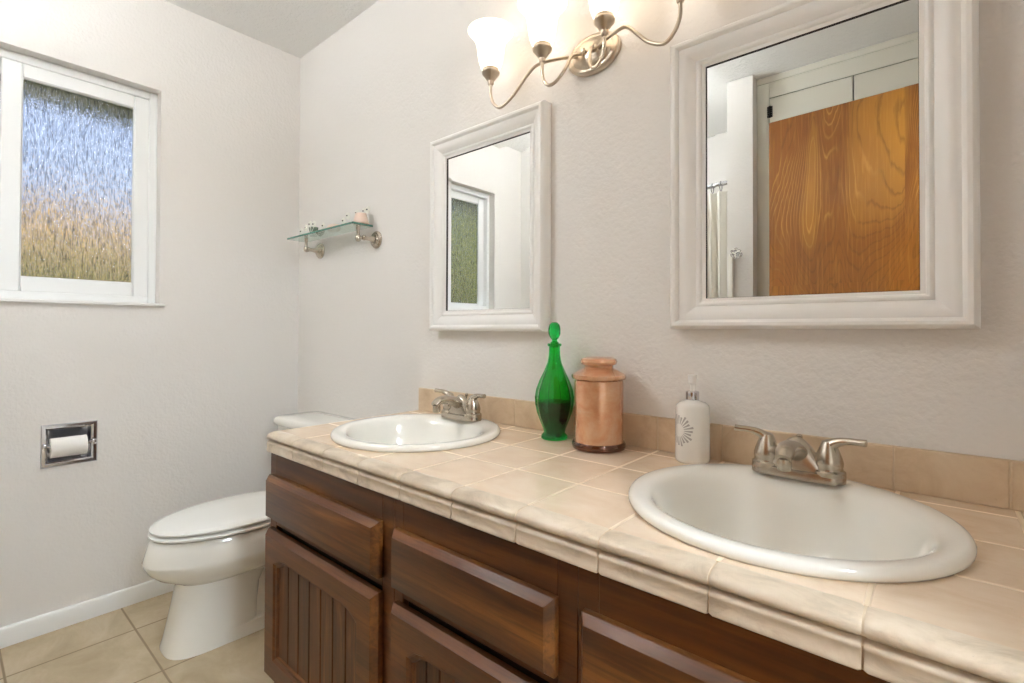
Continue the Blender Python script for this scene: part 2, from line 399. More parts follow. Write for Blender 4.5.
# built-in linen cupboard on the far side (seen in the large mirror)
cb = thing('linen_cupboard', 'off-white built-in cupboard with black hinge, reflected behind brown door', 'cupboard', (2.15, -1.9, 0))
b = B(); box(b, 1.668, XR, -1.76, -1.74, 0, .10); box(b, 1.668, 1.728, -1.76, -1.74, .1, H, .002, 1); box(b, 2.622, XR, -1.76, -1.74, .1, H, .002, 1)
box(b, 1.728, 2.622, -1.76, -1.74, 2.322, H, .002, 1); box(b, 1.668, XR, YB+.005, -1.76, 0, .02); box(b, 1.668, XR, -1.752, -1.732, 2.402, H, .003, 1)
obj('cabinet_body', b, M['cabinet_white'], cb)
for x0, x1, hx in ((1.731, 2.099, 1.733), (2.104, 2.62, 2.618)):
    b = B(); box(b, x0, x1, -1.757, -1.737, .11, 2.316, .002, 1); d_ = obj('cupboard_door', b, M['cabinet_white'], cb)
    for z in (.3, 2.245):
        b = B(); tube(b, [(hx, -1.733, z-.03), (hx, -1.733, z+.03)], .006, 10, False)
        for i in range(-2, 3): box(b, hx-.013, hx+.013, -1.737, -1.733, z+i*.012-.005, z+i*.012+.005)
        obj('hinge', b, M['black'], d_, label='black cupboard hinge')
    b = B(); lathe(b, [(.006, 0), (.006, .015), (.016, .02), (.016, .027), (.008, .03)], (x1-.04 if hx < 2 else x0+.04, -1.737, 1.05), 20, axis='Y')
    for v_ in b.verts: v_.co.y = -1.737 - (v_.co.y+1.737)
    obj('knob', b, M['chrome'], d_)

# shower rod, rings and curtain across the tub alcove
RY, RZ = -1.79, 1.925
b = B(); tube(b, [(.756, RY, RZ), (1.532, RY, RZ)], .0125, 14, False); lathe(b, [(.028, 0), (.028, .008)], (.75, RY, RZ), 20, axis='X'); lathe(b, [(.028, 1.53), (.028, 1.538)], (0, RY, RZ), 20, axis='X')
tag(obj('curtain_rod', b, M['chrome']), 'chrome shower curtain rod across the alcove, reflected in large mirror', 'rod')
cx0, cx1 = 1.04, 1.50
b = B(); nU, nV = 120, 14; rows = []
for j in range(nV+1):
    z = RZ-.045-(1.72)*j/nV; row = []
    for i in range(nU+1):
        u = i/nU; x = cx0+(cx1-cx0)*u; a = 2*PI*9*u+.5*math.sin(3*u+j*.18)
        row.append((x+.010*math.sin(a*2), RY+(.030+.006*j/nV)*math.sin(a), z))
    rows.append(row)
rings(b, rows, False, False, closed=False)
sc_ = obj('shower_curtain', b, M['curtain'], smooth=80, recalc=False); sc_.modifiers.new('thick', 'SOLIDIFY').thickness = .002
tag(sc_, 'white pleated shower curtain hanging from chrome rod, reflected in large mirror', 'curtain')
for i in range(9):
    x = cx0+(cx1-cx0)*(i+.25)/9; b = B()
    ring = [(x, RY+.021*math.cos(a_), RZ-.012+.028*math.sin(a_)) for a_ in [2*PI*q/20 for q in range(20)]]
    tube(b, ring+[ring[0]], .0028, 8, False)
    tag(obj('curtain_ring', b, M['chrome']), 'chrome curtain ring on the shower rod, reflected in large mirror', 'ring', 'shower curtain rings')
hk = thing('curtain_holdback', 'white post with faceted crystal knob on alcove partition, reflected in mirror', 'holdback', (1.595, -1.66, 1.49))
b = B(); lathe(b, [(.017, 0), (.017, .006), (.006, .01), (.006, .045)], (1.60, -1.66, 1.49), 20, axis='Y')
for v_ in b.verts: v_.co.y = -1.66 - (v_.co.y+1.66)
obj('post', b, M['chrome'], hk)
b = B(); bmesh.ops.create_icosphere(b, subdivisions=1, radius=.030, matrix=Matrix.Translation((1.60, -1.60, 1.49))); obj('crystal_knob', b, M['crystal'], hk, smooth=0)
b = B(); box(b, 1.548, 1.572, -1.655, -1.64, .8, 1.495, .004); box(b, 1.548, 1.60, -1.652, -1.645, 1.483, 1.495, .002)
tag(obj('curtain_tie', b, M['curtain']), 'narrow white curtain band hanging beside the crystal knob in mirror', 'tie')

# unseen bowl lamps added as fill light, in the room and the hall
def dome(name, label, x, y, r, m_):
    t = thing(name, label, 'lamp', (x, y, H))
    b = B(); lathe(b, [(r*.5, 0), (r*.5, -.018), (r*.2, -.026), (.010, -.03), (.010, -.30)], (x, y, H), 40); obj('fill_base', b, M['nickel'], t)
    b = B(); lathe(b, [(r*1.0, -.215), (r*.95, -.24), (r*.75, -.27), (r*.42, -.29), (.004, -.297), (.004, -.292), (r*.4, -.285), (r*.72, -.265), (r*.92, -.238), (r*.97, -.215)], (x, y, H), 40); obj('fill_bowl', b, m_, t)
    for k in range(3):
        a = 2*PI*k/3; bx_, by_ = x+r*.5*math.cos(a), y+r*.5*math.sin(a)
        b = B(); lathe(b, [(.004, -.265), (.014, -.262), (.016, -.245), (.028, -.225), (.032, -.205), (.027, -.185), (.013, -.174), (.001, -.172)], (bx_, by_, H), 20); obj('bulb', b, M['fill_bulb'], t)
dome('ceiling_fill_lamp', 'unseen hanging bowl lamp added as fill light under the bathroom ceiling', .92, -1.28, .17, M['ceiling_fill'])
dome('hall_fill_lamp', 'unseen bowl lamp added beyond the doorway as cool fill light', XR+.95, -1.0, .2, M['hall_fill'])

# ------------------------------------------------------------------ vanity cabinet
VX0, VX1, VY = .951, XR-.003, -.540
van = thing('vanity_cabinet', 'dark walnut vanity cabinet with raised drawers and plank doors under the tiled counter', 'cabinet', (1.8, -.27, 0))
b = B()
box(b, VX0, VX0+.018, -.525, -.006, .0, .729); box(b, VX1-.018, VX1, -.525, -.006, 0, .729); box(b, VX0+.018, VX1-.018, -.525, -.006, .10, .118); box(b, VX0+.018, VX1-.018, -.47, -.455, 0, .10)
box(b, VX0+.018, VX1-.018, -.02, -.006, .118, .729)
obj('cabinet_body', b, M['wood_v'], van)
b = B(); fx = [(VX0, .99), (1.502, 1.545), (1.5458, 1.575), (1.967, 2.0035), (2.0043, 2.04), (2.43, 2.47), (2.60, VX1)]
for x0, x1 in fx: box(b, x0, x1, VY, -.524, .10, .729, .0012, 1)
for i, (x0, x1) in enumerate(((.99, 1.502), (1.575, 1.967), (2.04, 2.43), (2.47, 2.60))):
    box(b, x0, x1, VY, -.524, .655, .729, .001, 1); box(b, x0, x1, VY, -.524, .525, .558, .001, 1); box(b, x0, x1, VY, -.524, .10, .135, .001, 1)
obj('face_frame', b, M['wood_frame'], van)
obj('shadow_gap_panel', box(B(), VX0+.02, VX1-.02, -.523, -.520, .12, .729), M['dark'], van)  # dark sheet standing in for the shade behind the cabinet gaps
def slab(bm, x0, x1, z0, z1, yb=-.541, ye=-.553, yf=-.567, ch=.014):
    """bevelled-edge slab facing -y"""
    rings(bm, [[(x0, yb, z0), (x1, yb, z0), (x1, yb, z1), (x0, yb, z1)], [(x0, ye, z0), (x1, ye, z0), (x1, ye, z1), (x0, ye, z1)],
               [(x0+ch*.75, yf+.002, z0+ch*.75), (x1-ch*.75, yf+.002, z0+ch*.75), (x1-ch*.75, yf+.002, z1-ch*.75), (x0+ch*.75, yf+.002, z1-ch*.75)],
               [(x0+ch*.8, yf, z0+ch*.8), (x1-ch*.8, yf, z0+ch*.8), (x1-ch*.8, yf, z1-ch*.8), (x0+ch*.8, yf, z1-ch*.8)]])
cols = [(.970, 1.507), (1.560, 1.970), (2.018, 2.455), (2.49, 2.634)]
for x0, x1 in cols:
    b = B(); slab(b, x0, x1, .546, .668); bmesh.ops.bevel(b, geom=b.edges[:], offset=.0011, segments=2, affect='EDGES', profile=.5); obj('drawer_front', b, M['wood_h'], van, smooth=30)
def cab_door(x0, x1, z0, z1, hinge_left=True):
    st = .062; t = .057; b = B(); n = 12
    xi0, xi1, zi0 = x0+st, x1-st, z0+st
    def top(x):
        u = (x-xi0)/(xi1-xi0); e = min(u, 1-u)/.16
        return z1-t-.022*(1-min(1, e))**2
    bm2 = b
    ch = .012; ye, yf = -.553, -.567
    # bevelled outer band
    O = [(x0, z0), (x1, z0), (x1, z1), (x0, z1)]; I = [(x0+ch, z0+ch), (x1-ch, z0+ch), (x1-ch, z1-ch), (x0+ch, z1-ch)]
    rings(b, [[(x, -.541, z) for x, z in O], [(x, ye, z) for x, z in O], [(x, yf, z) for x, z in I]], cap1=False)
    # front band with the arched opening
    xs = [xi0+(xi1-xi0)*k/n for k in range(n+1)]
    F = lambda x, z, y=yf: b.verts.new((x, y, z))
    def quad(a, c): b.faces.new([b.verts.new(p) for p in a])
    def fq(pts): b.faces.new([b.verts.new(p) for p in pts])
    fq([(x0+ch, yf, z0+ch), (xi0, yf, z0+ch), (xi0, yf, z1-ch), (x0+ch, yf, z1-ch)])
    fq([(xi1, yf, z0+ch), (x1-ch, yf, z0+ch), (x1-ch, yf, z1-ch), (xi1, yf, z1-ch)])
    fq([(xi0, yf, z0+ch), (xi1, yf, z0+ch), (xi1, yf, zi0), (xi0, yf, zi0)])
    for a, c in zip(xs, xs[1:]): fq([(a, yf, top(a)), (c, yf, top(c)), (c, yf, z1-ch), (a, yf, z1-ch)])
    inner = [(xi0, zi0), (xi1, zi0)]+[(x, top(x)) for x in xs[::-1]]
    cx, cz = (xi0+xi1)/2, (zi0+z1-t)/2
    shr = lambda p, d: (p[0]+(d if p[0] < cx-.001 else -d)*min(1, abs(p[0]-cx)/.05), p[1]+(d if p[1] < cz else -d))
    L = [[(x, yf, z) for x, z in inner], [(q[0], yf+.005, q[1]) for q in (shr(p, .004) for p in inner)], [(q[0], yf+.006, q[1]) for q in (shr(p, .010) for p in inner)], [(q[0], -.552, q[1]) for q in (shr(p, .013) for p in inner)]]
    rings(b, L, False, False)
    bmesh.ops.remove_doubles(b, verts=b.verts[:], dist=.0002)
    d_ = obj('cabinet_door', b, M['wood_frame'], van, smooth=0)
    # plank panel with V grooves, inside the door
    b = B(); n_ = 7; x_ = xi0+.008; wdt = (xi1-xi0-.016)/n_; g = .0030
    prof = [(x_, -.545)]
    for k in range(n_):
        a_ = x_+k*wdt; c_ = a_+wdt
        prof += [(a_, -.5480 if k else -.553), (a_+g, -.5545), (c_-g, -.5545)]
    prof += [(x_+n_*wdt, -.553), (x_+n_*wdt, -.545)]
    rings(b, [[(p[0], p[1], zi0+.006) for p in prof], [(p[0], p[1], z1-t-.004) for p in prof]])
    obj('plank_panel', b, M['wood_v'], d_, smooth=0)
    hx = x0 if hinge_left else x1
    for z in (z0+.07, z1-.08):
        b = B(); tube(b, [(hx-(.003 if hinge_left else -.003), -.546, z-.022), (hx-(.003 if hinge_left else -.003), -.546, z+.022)], .004, 8, False)
        obj('hinge', b, M['black'], d_, label='small dark hinge barrel')
for (x0, x1), hl in zip(cols[:3], (True, True, False)): cab_door(x0, x1, .112, .517, hl)
b = B(); slab(b, 2.49, 2.634, .112, .517); obj('cabinet_door', b, M['wood_v'], van, smooth=0)

# ------------------------------------------------------------------ tiled countertop
CZ = .785; CX0, CX1 = .958, XR-.002; JX = [1.5805+.1556*k for k in range(-4, 7)]
top = thing('countertop', 'tan tiled countertop with pale rounded edge tiles along wooden vanity', 'countertop', (1.8, -.27, .735))
SINKS = [(1.281, -.270), (2.216, -.272)]
b = B(); box(b, CX0+.0, CX1, -.520, -.002, .7305, CZ)
slab_o = obj('tile_surface', b, M['counter'], top, smooth=0)
cut = []
for sx, sy in SINKS:
    b = B(); lathe(b, [(1, 0), (1, .2)], (sx, sy, .69), 64, .222, .208); c_ = obj('cutter', b, M['dark']); cut.append(c_)
    m_ = slab_o.modifiers.new('cut', 'BOOLEAN'); m_.object = c_; m_.operation = 'DIFFERENCE'; m_.solver = 'EXACT'
bpy.context.view_layer.update()
me = bpy.data.meshes.new_from_object(slab_o.evaluated_get(bpy.context.evaluated_depsgraph_get())); slab_o.modifiers.clear()
old = slab_o.data; slab_o.data = me
for c_ in cut: bpy.data.objects.remove(c_)
slab_o.data.materials.clear(); slab_o.data.materials.append(M['counter'])
# edge trim: rounded cap course over a flat course, individual tiles with grout between
b = B()
cap = [(-.519, CZ-.020), (-.519, CZ+.0005), (-.534, CZ+.001), (-.546, CZ-.0010), (-.5535, CZ-.0055), (-.5568, CZ-.0110), (-.5558, CZ-.0160), (-.5515, CZ-.0190), (-.5455, CZ-.0198)]
low = [(-.540, .7305), (-.540, CZ-.0205), (-.5465, CZ-.0207), (-.5505, CZ-.0230), (-.5542, CZ-.0268), (-.5552, CZ-.0300), (-.5545, CZ-.0315), (-.5545, .7385), (-.5556, .7365), (-.5552, .7325), (-.5525, .7305)]
xs = [CX0-.003]+JX[0 if JX[0] > CX0+.02 else 1:]; xs = [x for x in xs if x < CX1-.01]+[CX1]
for a, c in zip(xs, xs[1:]):
    for pr in (cap, low):
        cy = sum(p[0] for p in pr)/len(pr); cz = sum(p[1] for p in pr)/len(pr)
        sh = lambda k: [(cy+(p[0]-cy)*k, cz+(p[1]-cz)*k) for p in pr]
        g = .0013
        rings(b, [[(a+g, u, v) for u, v in sh(.90)], [(a+g+.003, u, v) for u, v in sh(1)], [(c-g-.003, u, v) for u, v in sh(1)], [(c-g, u, v) for u, v in sh(.90)]])
obj('edge_tiles', b, M['trim_tile'], top, smooth=45)
gp = [(y+(.0022 if y < -.53 else 0), z-.0012) for y, z in cap[:-2]]+[(-.5480, CZ-.0190), (-.5450, CZ-.0200), (-.5470, CZ-.0225), (-.5515, CZ-.0280), (-.5515, .7325), (-.5195, .7325)]
b = B(); prism(b, gp, CX0, CX1, 'X'); obj('edge_grout', b, M['grout'], top, label='cream grout between the edge tiles')
b = B(); bs = []
sx = [.957]+[x for x in [1.1165+.1544*k for k in range(20)] if x < CX1-.02]+[CX1]
for a, c in zip(sx, sx[1:]): box(b, a+.0012, c-.0012, -.011, -.0005, CZ+.0005, .866, .0015, 1)
obj('backsplash_tiles', b, M['splash'], top)
b = B(); box(b, .958, CX1, -.0095, -.0008, CZ, .8665); obj('backsplash_grout', b, M['grout'], top, label='cream grout between the backsplash tiles')

# ------------------------------------------------------------------ drop-in basins
def make_sink(label, cx, cy, grp='white drop-in basins'):
    t = thing('sink', label, 'sink', (cx, cy, CZ), grp)
    R = [(.237, .232, 0, .000), (.2395, .2345, 0, .004), (.2395, .2345, 0, .0095), (.236, .231, 0, .0145), (.230, .225, 0, .0165), (.214, .206, -.003, .0150), (.203, .186, -.009, .0110),
         (.197, .177, -.011, .004), (.191, .170, -.012, -.008), (.183, .161, -.012, -.035), (.170, .149, -.012, -.074), (.148, .130, -.012, -.112), (.112, .098, -.012, -.140), (.06, .053, -.012, -.154), (.026, .026, -.012, -.1575)]
    back = [(.026, .026, -.012, -.167), (.12, .11, -.012, -.152), (.165, .145, -.012, -.105), (.195, .172, -.012, -.05), (.205, .185, -.01, -.004), (.205, .19, -.004, .0)]
    n = 72; L = []
    for a, b_, oy, z in R+back: L.append([(cx+a*math.cos(2*PI*i/n), cy+oy+b_*math.sin(2*PI*i/n), CZ+.0005+z) for i in range(n)])
    b = B(); L.append(L[0]); rs = [[b.verts.new(p) for p in r] for r in L[:-1]]; rs.append(rs[0])
    for p, q in zip(rs, rs[1:]):
        for i in range(n): b.faces.new((p[i], p[(i+1) % n], q[(i+1) % n], q[i]))
    obj('basin', b, M['porcelain'], t, smooth=70)
    b = B(); lathe(b, [(.024, -.1565), (.0245, -.154), (.021, -.1535), (.020, -.1565)], (cx, cy-.012, CZ), 32); lathe(b, [(.0175, -.1575), (.0175, -.151), (.010, -.1495), (.002, -.149)], (cx, cy-.012, CZ), 32)
    obj('drain', b, M['chrome'], t, label='chrome pop-up drain')
    return t
def dup(root, loc, label=None, group=None):
    def cp(o, par):
        c = o.copy(); COL.objects.link(c)
        if par is not None: c.parent = par
        for ch in o.children: cp(ch, c)
        return c
    r = cp(root, None); r.location = loc
    if label: r['label'] = label
    if group: r['group'] = group
    return r
bpy.context.view_layer.update()
sk = make_sink('round white basin set in counter in front of soap dispenser', SINKS[1][0], SINKS[1][1])
bpy.context.view_layer.update()
dup(sk, (SINKS[0][0], SINKS[0][1], CZ), 'round white basin nearest the toilet, below the narrower-looking mirror')

# ------------------------------------------------------------------ centreset faucets
def make_faucet(label, cx, cy):
    Z = CZ+.0158; t = thing('faucet', label, 'faucet', (cx, cy, Z), 'brushed nickel two-handle faucets')
    b = B(); n = 40
    def st(rx, ry, z): # stadium ring
        o = []
        for i in range(n):
            a = 2*PI*i/n; c_, s_ = math.cos(a), math.sin(a); o.append((cx+(rx-ry)*(1 if c_ > 0 else -1)*(abs(c_) > 1e-6)*min(1, abs(c_)*3)+ry*c_, cy+ry*s_, Z+z))
        return o
    rings(b, [st(.080, .0270, 0), st(.080, .0270, .012), st(.078, .025, .0155), st(.072, .019, .0175)])
    obj('base_plate', b, M['nickel'], t)
    # saddle body flowing from both ends up to the spout
    b = B(); L = []
    for k in range(21):
        u = -1+2*k/20; x = cx+u*.052; hgt = .012+.054*math.cos(u*PI/2)**1.15; dy = .0225-.003*abs(u)
        L.append([(x, cy+dy*math.cos(a)*(1 if math.sin(a) > 0 else 1.06), Z+.010+(hgt*max(0, math.sin(a)))) for a in [2*PI*j/20 for j in range(20)]])
    rings(b, L); obj('saddle_body', b, M['nickel'], t)
    b = B(); tube(b, [(cx, cy+.018, Z+.022), (cx, cy-.004, Z+.043), (cx, cy-.034, Z+.058), (cx, cy-.066, Z+.066), (cx, cy-.092, Z+.064), (cx, cy-.109, Z+.053)], [.021, .022, .020, .018, .0165, .0135], 20, rr=[.8, .8, .75, .70, .70, .8])
    sp = obj('spout', b, M['nickel'], t, smooth=60)
    b = B(); lathe(b, [(.0105, 0), (.0115, .002), (.0115, .014), (.011, .020)], (cx, cy-.101, Z+.032), 24); obj('aerator', b, M['nickel'], sp)
    b = B(); tube(b, [(cx, cy+.022, Z+.02), (cx, cy+.024, Z+.068)], .0022, 8, False); lathe(b, [(.003, 0), (.0055, .003), (.0055, .008), (.003, .011)], (cx, cy+.024, Z+.066), 16); obj('lift_rod', b, M['nickel'], t)
    for s in (-1, 1):
        hx = cx+s*.0525
        b = B(); lathe(b, [(.0275, .012), (.0275, .020), (.0235, .023), (.0225, .027), (.0235, .031), (.0240, .036), (.0215, .046), (.0175, .057), (.0135, .067), (.0105, .074), (.004, .077)], (hx, cy, Z), 32)
        hd = obj('handle', b, M['nickel'], t)
        b = B(); tube(b, [(hx-s*.003, cy, Z+.052), (hx+s*.003, cy-.001, Z+.066), (hx+s*.014, cy-.003, Z+.0745), (hx+s*.030, cy-.005, Z+.0790), (hx+s*.045, cy-.008, Z+.0800), (hx+s*.0585, cy-.010, Z+.0805)], [.0125, .0115, .009, .0075, .0075, .0080], 16, rr=[1, 1, .95, .85, .8, .8])
        obj('lever', b, M['nickel'], hd, smooth=60)
    return t
fc = make_faucet('brushed nickel two-handle faucet right of the soap dispenser', 2.208, -.088)
bpy.context.view_layer.update()
dup(fc, (1.268, -.088, CZ+.0158), 'brushed nickel two-handle faucet on basin nearest the toilet, left of bottle')

# ------------------------------------------------------------------ mirrors
def make_mirror(label, x0, x1, z0, z1, bw=.07):
    t = thing('wall_mirror', label, 'mirror', ((x0+x1)/2, 0, z0), 'white framed mirrors above the counter')
    prof = [(0, -.001), (0, .030), (.003, .038), (.008, .042), (.014, .042), (.0185, .038), (.020, .034), (.0225, .0345), (.030, .0335), (.040, .0290), (.0495, .0225), (.0515, .0205), (.0535, .0225), (.058, .0235), (.0615, .0215), (.063, .018), (.066, .0175), (.0695, .0165), (.0700, .0120), (.0700, .003)]
    kx = bw/.07; b = B(); rings(b, [[(x0+d*kx, -y, z0+d), (x1-d*kx, -y, z0+d), (x1-d*kx, -y, z1-d), (x0+d*kx, -y, z1-d)] for d, y in prof], False, False)
    bmesh.ops.recalc_face_normals(b, faces=b.faces[:])
    fr = obj('frame', b, M['frame'], t, smooth=32)
    b = B(); d = .0685; g = d+.022
    rings(b, [[(x0+q+bw-.07, -y, z0+q), (x1-q-bw+.07, -y, z0+q), (x1-q-bw+.07, -y, z1-q), (x0+q+bw-.07, -y, z1-q)] for q, y in ((d, .002), (d, .0120), (g, .0123))])
    obj('mirror_glass', b, M['mirror'], t, smooth=0)
    b = B(); rings(b, [[(x0+q+bw-.07, -y, z0+q), (x1-q-bw+.07, -y, z0+q), (x1-q-bw+.07, -y, z1-q), (x0+q+bw-.07, -y, z1-q)] for q, y in ((.0697, .0158), (.0702, .0158), (.0702, .0121))], False, False)  # dark ring paints in the shadow line along the raw lip
    obj('rabbet_shade', b, M['dark'], fr, smooth=0, label='dark inner edge beside the glass, raw lip with painted-in shadow')
    return t
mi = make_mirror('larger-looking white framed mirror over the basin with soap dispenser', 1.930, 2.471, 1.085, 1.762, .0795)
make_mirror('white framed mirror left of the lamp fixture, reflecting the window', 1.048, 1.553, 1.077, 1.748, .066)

# ------------------------------------------------------------------ four-light vanity fixture
fx0, fy, PZ, HZ = 1.693, -.100, 1.838, 1.842
lt = thing('vanity_light', 'brushed nickel wall light with four lit frosted bell shades and curved arms', 'lamp', (fx0, 0, PZ))
b = B(); lathe(b, [(.078, 0), (.078, .008), (.073, .013), (.066, .015), (.060, .015), (.055, .019), (.050, .022), (.004, .027)], (fx0+.008, -.0005, PZ), 48, 1.06, .70, 'Y')
bp = obj('wall_plate', b, M['bronze'], lt, label='oval brushed nickel wall plate')
for s in (-1, 1):
    b = B(); lathe(b, [(.005, .02), (.006, .027), (.008, .032), (.005, .037), (.001, .038)], (fx0+.008+s*.016, 0, PZ+.004), 14, axis='Y'); obj('finial', b, M['bronze'], bp)
arms = {1.5: [(.030, -.020, 0), (.062, -.043, -.001), (.115, -.063, -.002), (.145, -.074, -.011), (.175, -.084, -.042), (.212, -.093, -.082), (.250, -.098, -.102), (.275, -.1, -.088), (.289, -.1, -.058), (.29025, -.1, -.025)],
        .5: [(.010, -.020, .002), (.030, -.052, -.010), (.038, -.074, -.052), (.055, -.091, -.086), (.075, -.099, -.094), (.091, -.1, -.076), (.0965, -.1, -.050), (.09675, -.1, -.025)]}
for k in (-1.5, -.5, .5, 1.5):
    P = arms[abs(k)]; sg = -1 if k < 0 else 1
    b = B(); tube(b, [(fx0+sg*p[0], p[1], PZ+p[2]) for p in P], .0046, 12); obj('arm', b, M['bronze'], lt)
    hx = fx0+k*.1935
    b = B(); lathe(b, [(.007, -.030), (.009, -.026), (.009, -.018), (.013, -.014), (.021, -.002), (.026, .003), (.027, .008), (.0245, .012), (.0245, .017), (.020, .019)], (hx, fy, HZ), 28); h_ = obj('shade_holder', b, M['bronze'], lt)
    b = B(); P_ = [(.022, .016), (.029, .022), (.0345, .038), (.0385, .060), (.0415, .085), (.0455, .102), (.054, .116), (.064, .127), (.0685, .132)]; Q = P_+[(r-.003, z+.0005) for r, z in P_[::-1]]
    lathe(b, Q, (hx, fy, HZ), 40, cap0=False, cap1=False)
    shd = obj('lamp_shade', b, M['shade'], lt, smooth=70, label='lit frosted white bell shade')
    b = B(); lathe(b, [(.012, .022), (.013, .045), (.020, .062), (.0235, .076), (.020, .090), (.010, .098), (.001, .100)], (hx, fy, HZ), 20); obj('bulb', b, M['bulb'], shd)

# ------------------------------------------------------------------ glass shelf and what stands on it
sh = thing('wall_shelf', 'small clear glass shelf on two nickel brackets above the toilet', 'shelf', (.4, 0, 1.45))
SX0, SX1, SY, SZ = .100, .662, -.106, 1.500
b = B(); box(b, SX0, SX1, SY, -.012, SZ, SZ+.008, .001, 1); g_ = obj('glass_plate', b, M['shelf_glass'], sh, smooth=0)
b = B(); box(b, SX0+.002, SX1-.002, SY-.0006, SY+.0002, SZ+.001, SZ+.007); box(b, SX1-.0002, SX1+.0006, SY+.002, -.014, SZ+.001, SZ+.007); obj('polished_edge', b, M['edge_glass'], g_, label='dark green polished glass edge')
for x in (.218, .672):
    b = B(); lathe(b, [(.036, 0), (.036, .004), (.031, .008), (.030, .011), (.024, .013), (.022, .017), (.014, .019), (.012, .026), (.009, .040), (.0085, .052), (.011, .060), (.0115, .064), (.008, .068)], (x, -.0005, SZ-.052), 28, axis='Y')
    br = obj('bracket', b, M['nickel'], sh)
    px = x-.008 if x > .6 else x
    b = B(); lathe(b, [(.004, -.014), (.0095, -.011), (.0125, 0), (.0095, .011), (.0065, .014), (.0065, .032), (.0085, .036), (.0085, .0515)], (px if x < .6 else .648, -.072, SZ-.052), 20)
    if x > .6: tube(b, [(x, -.064, SZ-.052), (.648, -.072, SZ-.052)], .008, 10, False)
    obj('bracket_post', b, M['nickel'], br)
TZ = SZ+.0085
def votive(name, label, x, y, r0, r1, h, m_, cat='candle holder'):
    b = B(); lathe(b, [(r0*.9, 0), (r0, .002), (r1, h), (r1-.0025, h), (r0-.003, .006)], (x, y, TZ), 28, cap1=True); return tag(obj(name, b, m_), label, cat)
votive('candle_holder', 'peach frosted glass holder at the near end of the glass shelf', .640, -.055, .032, .022, .042, M['peach'])
votive('candle_cup', 'small sage glass cup near far end of glass shelf', .262, -.060, .017, .021, .035, M['sage'], 'cup')
b = B(); lathe(b, [(.004, 0), (.020, .004), (.027, .012), (.024, .022), (.012, .028), (.002, .029)], (.430, -.055, TZ), 24, 1.5, .9, mod=lambda a, h: 1+.05*math.sin(14*a))
tag(obj('seashell', b, M['peach']), 'peach ribbed seashell lying in middle of glass shelf', 'seashell')
def blossoms(label, pts, z0):
    x0 = sum(p[0] for p in pts)/len(pts); t = thing('flower_sprig', label, 'flower', (x0, pts[0][1], TZ), 'white flower sprigs on glass shelf')
    for x, y, z in pts:
        b = B(); tube(b, [(x0, y, TZ+.001), ((x+x0)/2, y, TZ+z*.5), (x, y, TZ+z)], .0012, 6); st_ = obj('stem', b, M['petal'], t)
        b = B()
        for k in range(5):
            a = 2*PI*k/5+x*50; c_ = Vector((x+.0085*math.cos(a), y-.003, TZ+z+.0085*math.sin(a)))
            bmesh.ops.create_uvsphere(b, u_segments=10, v_segments=6, radius=.0075, matrix=Matrix.Translation(c_) @ Matrix.Diagonal((1, .45, 1, 1)))
        fl = obj('blossom', b, M['petal'], st_)
        b = B(); bmesh.ops.create_uvsphere(b, u_segments=8, v_segments=6, radius=.0032, matrix=Matrix.Translation((x, y-.008, TZ+z))); obj('flower_centre', b, M['dark'], st_, label='dark flower centre')
blossoms('white dark-centred blossoms beside peach holder at near shelf end', [(.548, -.075, .022), (.572, -.070, .040), (.598, -.045, .052), (.628, -.030, .058), (.655, -.030, .060)], 0)
blossoms('white dark-centred blossoms over the sage cup on the shelf', [(.205, -.085, .020), (.240, -.080, .034), (.275, -.080, .044), (.310, -.080, .040), (.355, -.060, .030)], 0)

# ------------------------------------------------------------------ things on the counter
T = CZ+.001
bx, by = 1.620, -.072
gb = thing('glass_decanter', 'tall faceted green glass decanter half full of dark liquid beside amber jar', 'bottle', (bx, by, T))
outer = [(.034, 0), (.036, .004), (.035, .010), (.029, .018), (.031, .030), (.040, .055), (.048, .080), (.0525, .105), (.0535, .125), (.050, .148), (.041, .175), (.029, .203), (.0195, .228), (.0155, .250), (.0150, .272), (.0150, .278)]
def flute(a, h): return 1-.085*abs(math.sin(a*5))*max(0, min(1, (h-.02)/.05))*max(0, min(1, (.245-h)/.08))
inner = [(max(.004, r-.0035), max(h, .008)) for r, h in outer][::-1]
b = B(); lathe(b, outer+[(.0185, .279), (.0195, .283), (.0185, .287), (.0120, .288)]+[(r, h) for r, h in inner if h < .279 and h > .009]+[(.02, .009)], (bx, by, T), 60, mod=flute)
obj('decanter_body', b, M['green_glass'], gb, smooth=25)
b = B(); lathe(b, [(.022, .0095), (.0225, .020), (.034, .052), (.042, .078), (.0465, .104), (.0468, .112), (.001, .1125)], (bx, by, T), 60, mod=lambda a, h: flute(a, h)*.985)
obj('liquid', b, M['liquid'], gb, label='dark liquid filling lower half')
b = B(); lathe(b, [(.010, .274), (.0115, .288), (.0125, .290), (.008, .294), (.0075, .298), (.013, .304), (.0185, .316), (.019, .330), (.0155, .344), (.008, .351), (.001, .352)], (bx, by, T), 40, 1, .8, mod=lambda a, h: 1-.06*abs(math.sin(a*4))*(h > .298))
obj('stopper', b, M['green_glass'], gb, smooth=25)
for o_ in [gb]: o_.scale = (1.0, 1.0, .90)
jx, jy = 1.766, -.084
jar = thing('glass_jar', 'squat copper-amber glass jar with domed lid between decanter and soap', 'jar', (jx, jy, T))
b = B(); lathe(b, [(.058, 0), (.064, .003), (.0655, .010), (.0640, .016), (.0610, .019), (.0610, .030), (.0612, .10), (.0612, .166), (.0600, .170), (.05, .172)], (jx, jy, T), 56); obj('jar_body', b, M['amber'], jar)
b = B(); lathe(b, [(.0655, .0), (.0672, .006), (.0665, .012), (.0635, .0165)], (jx, jy, T+.0015), 56, cap0=False, cap1=False); obj('foot_rim', b, M['amber_dark'], jar, label='dark amber foot rim')
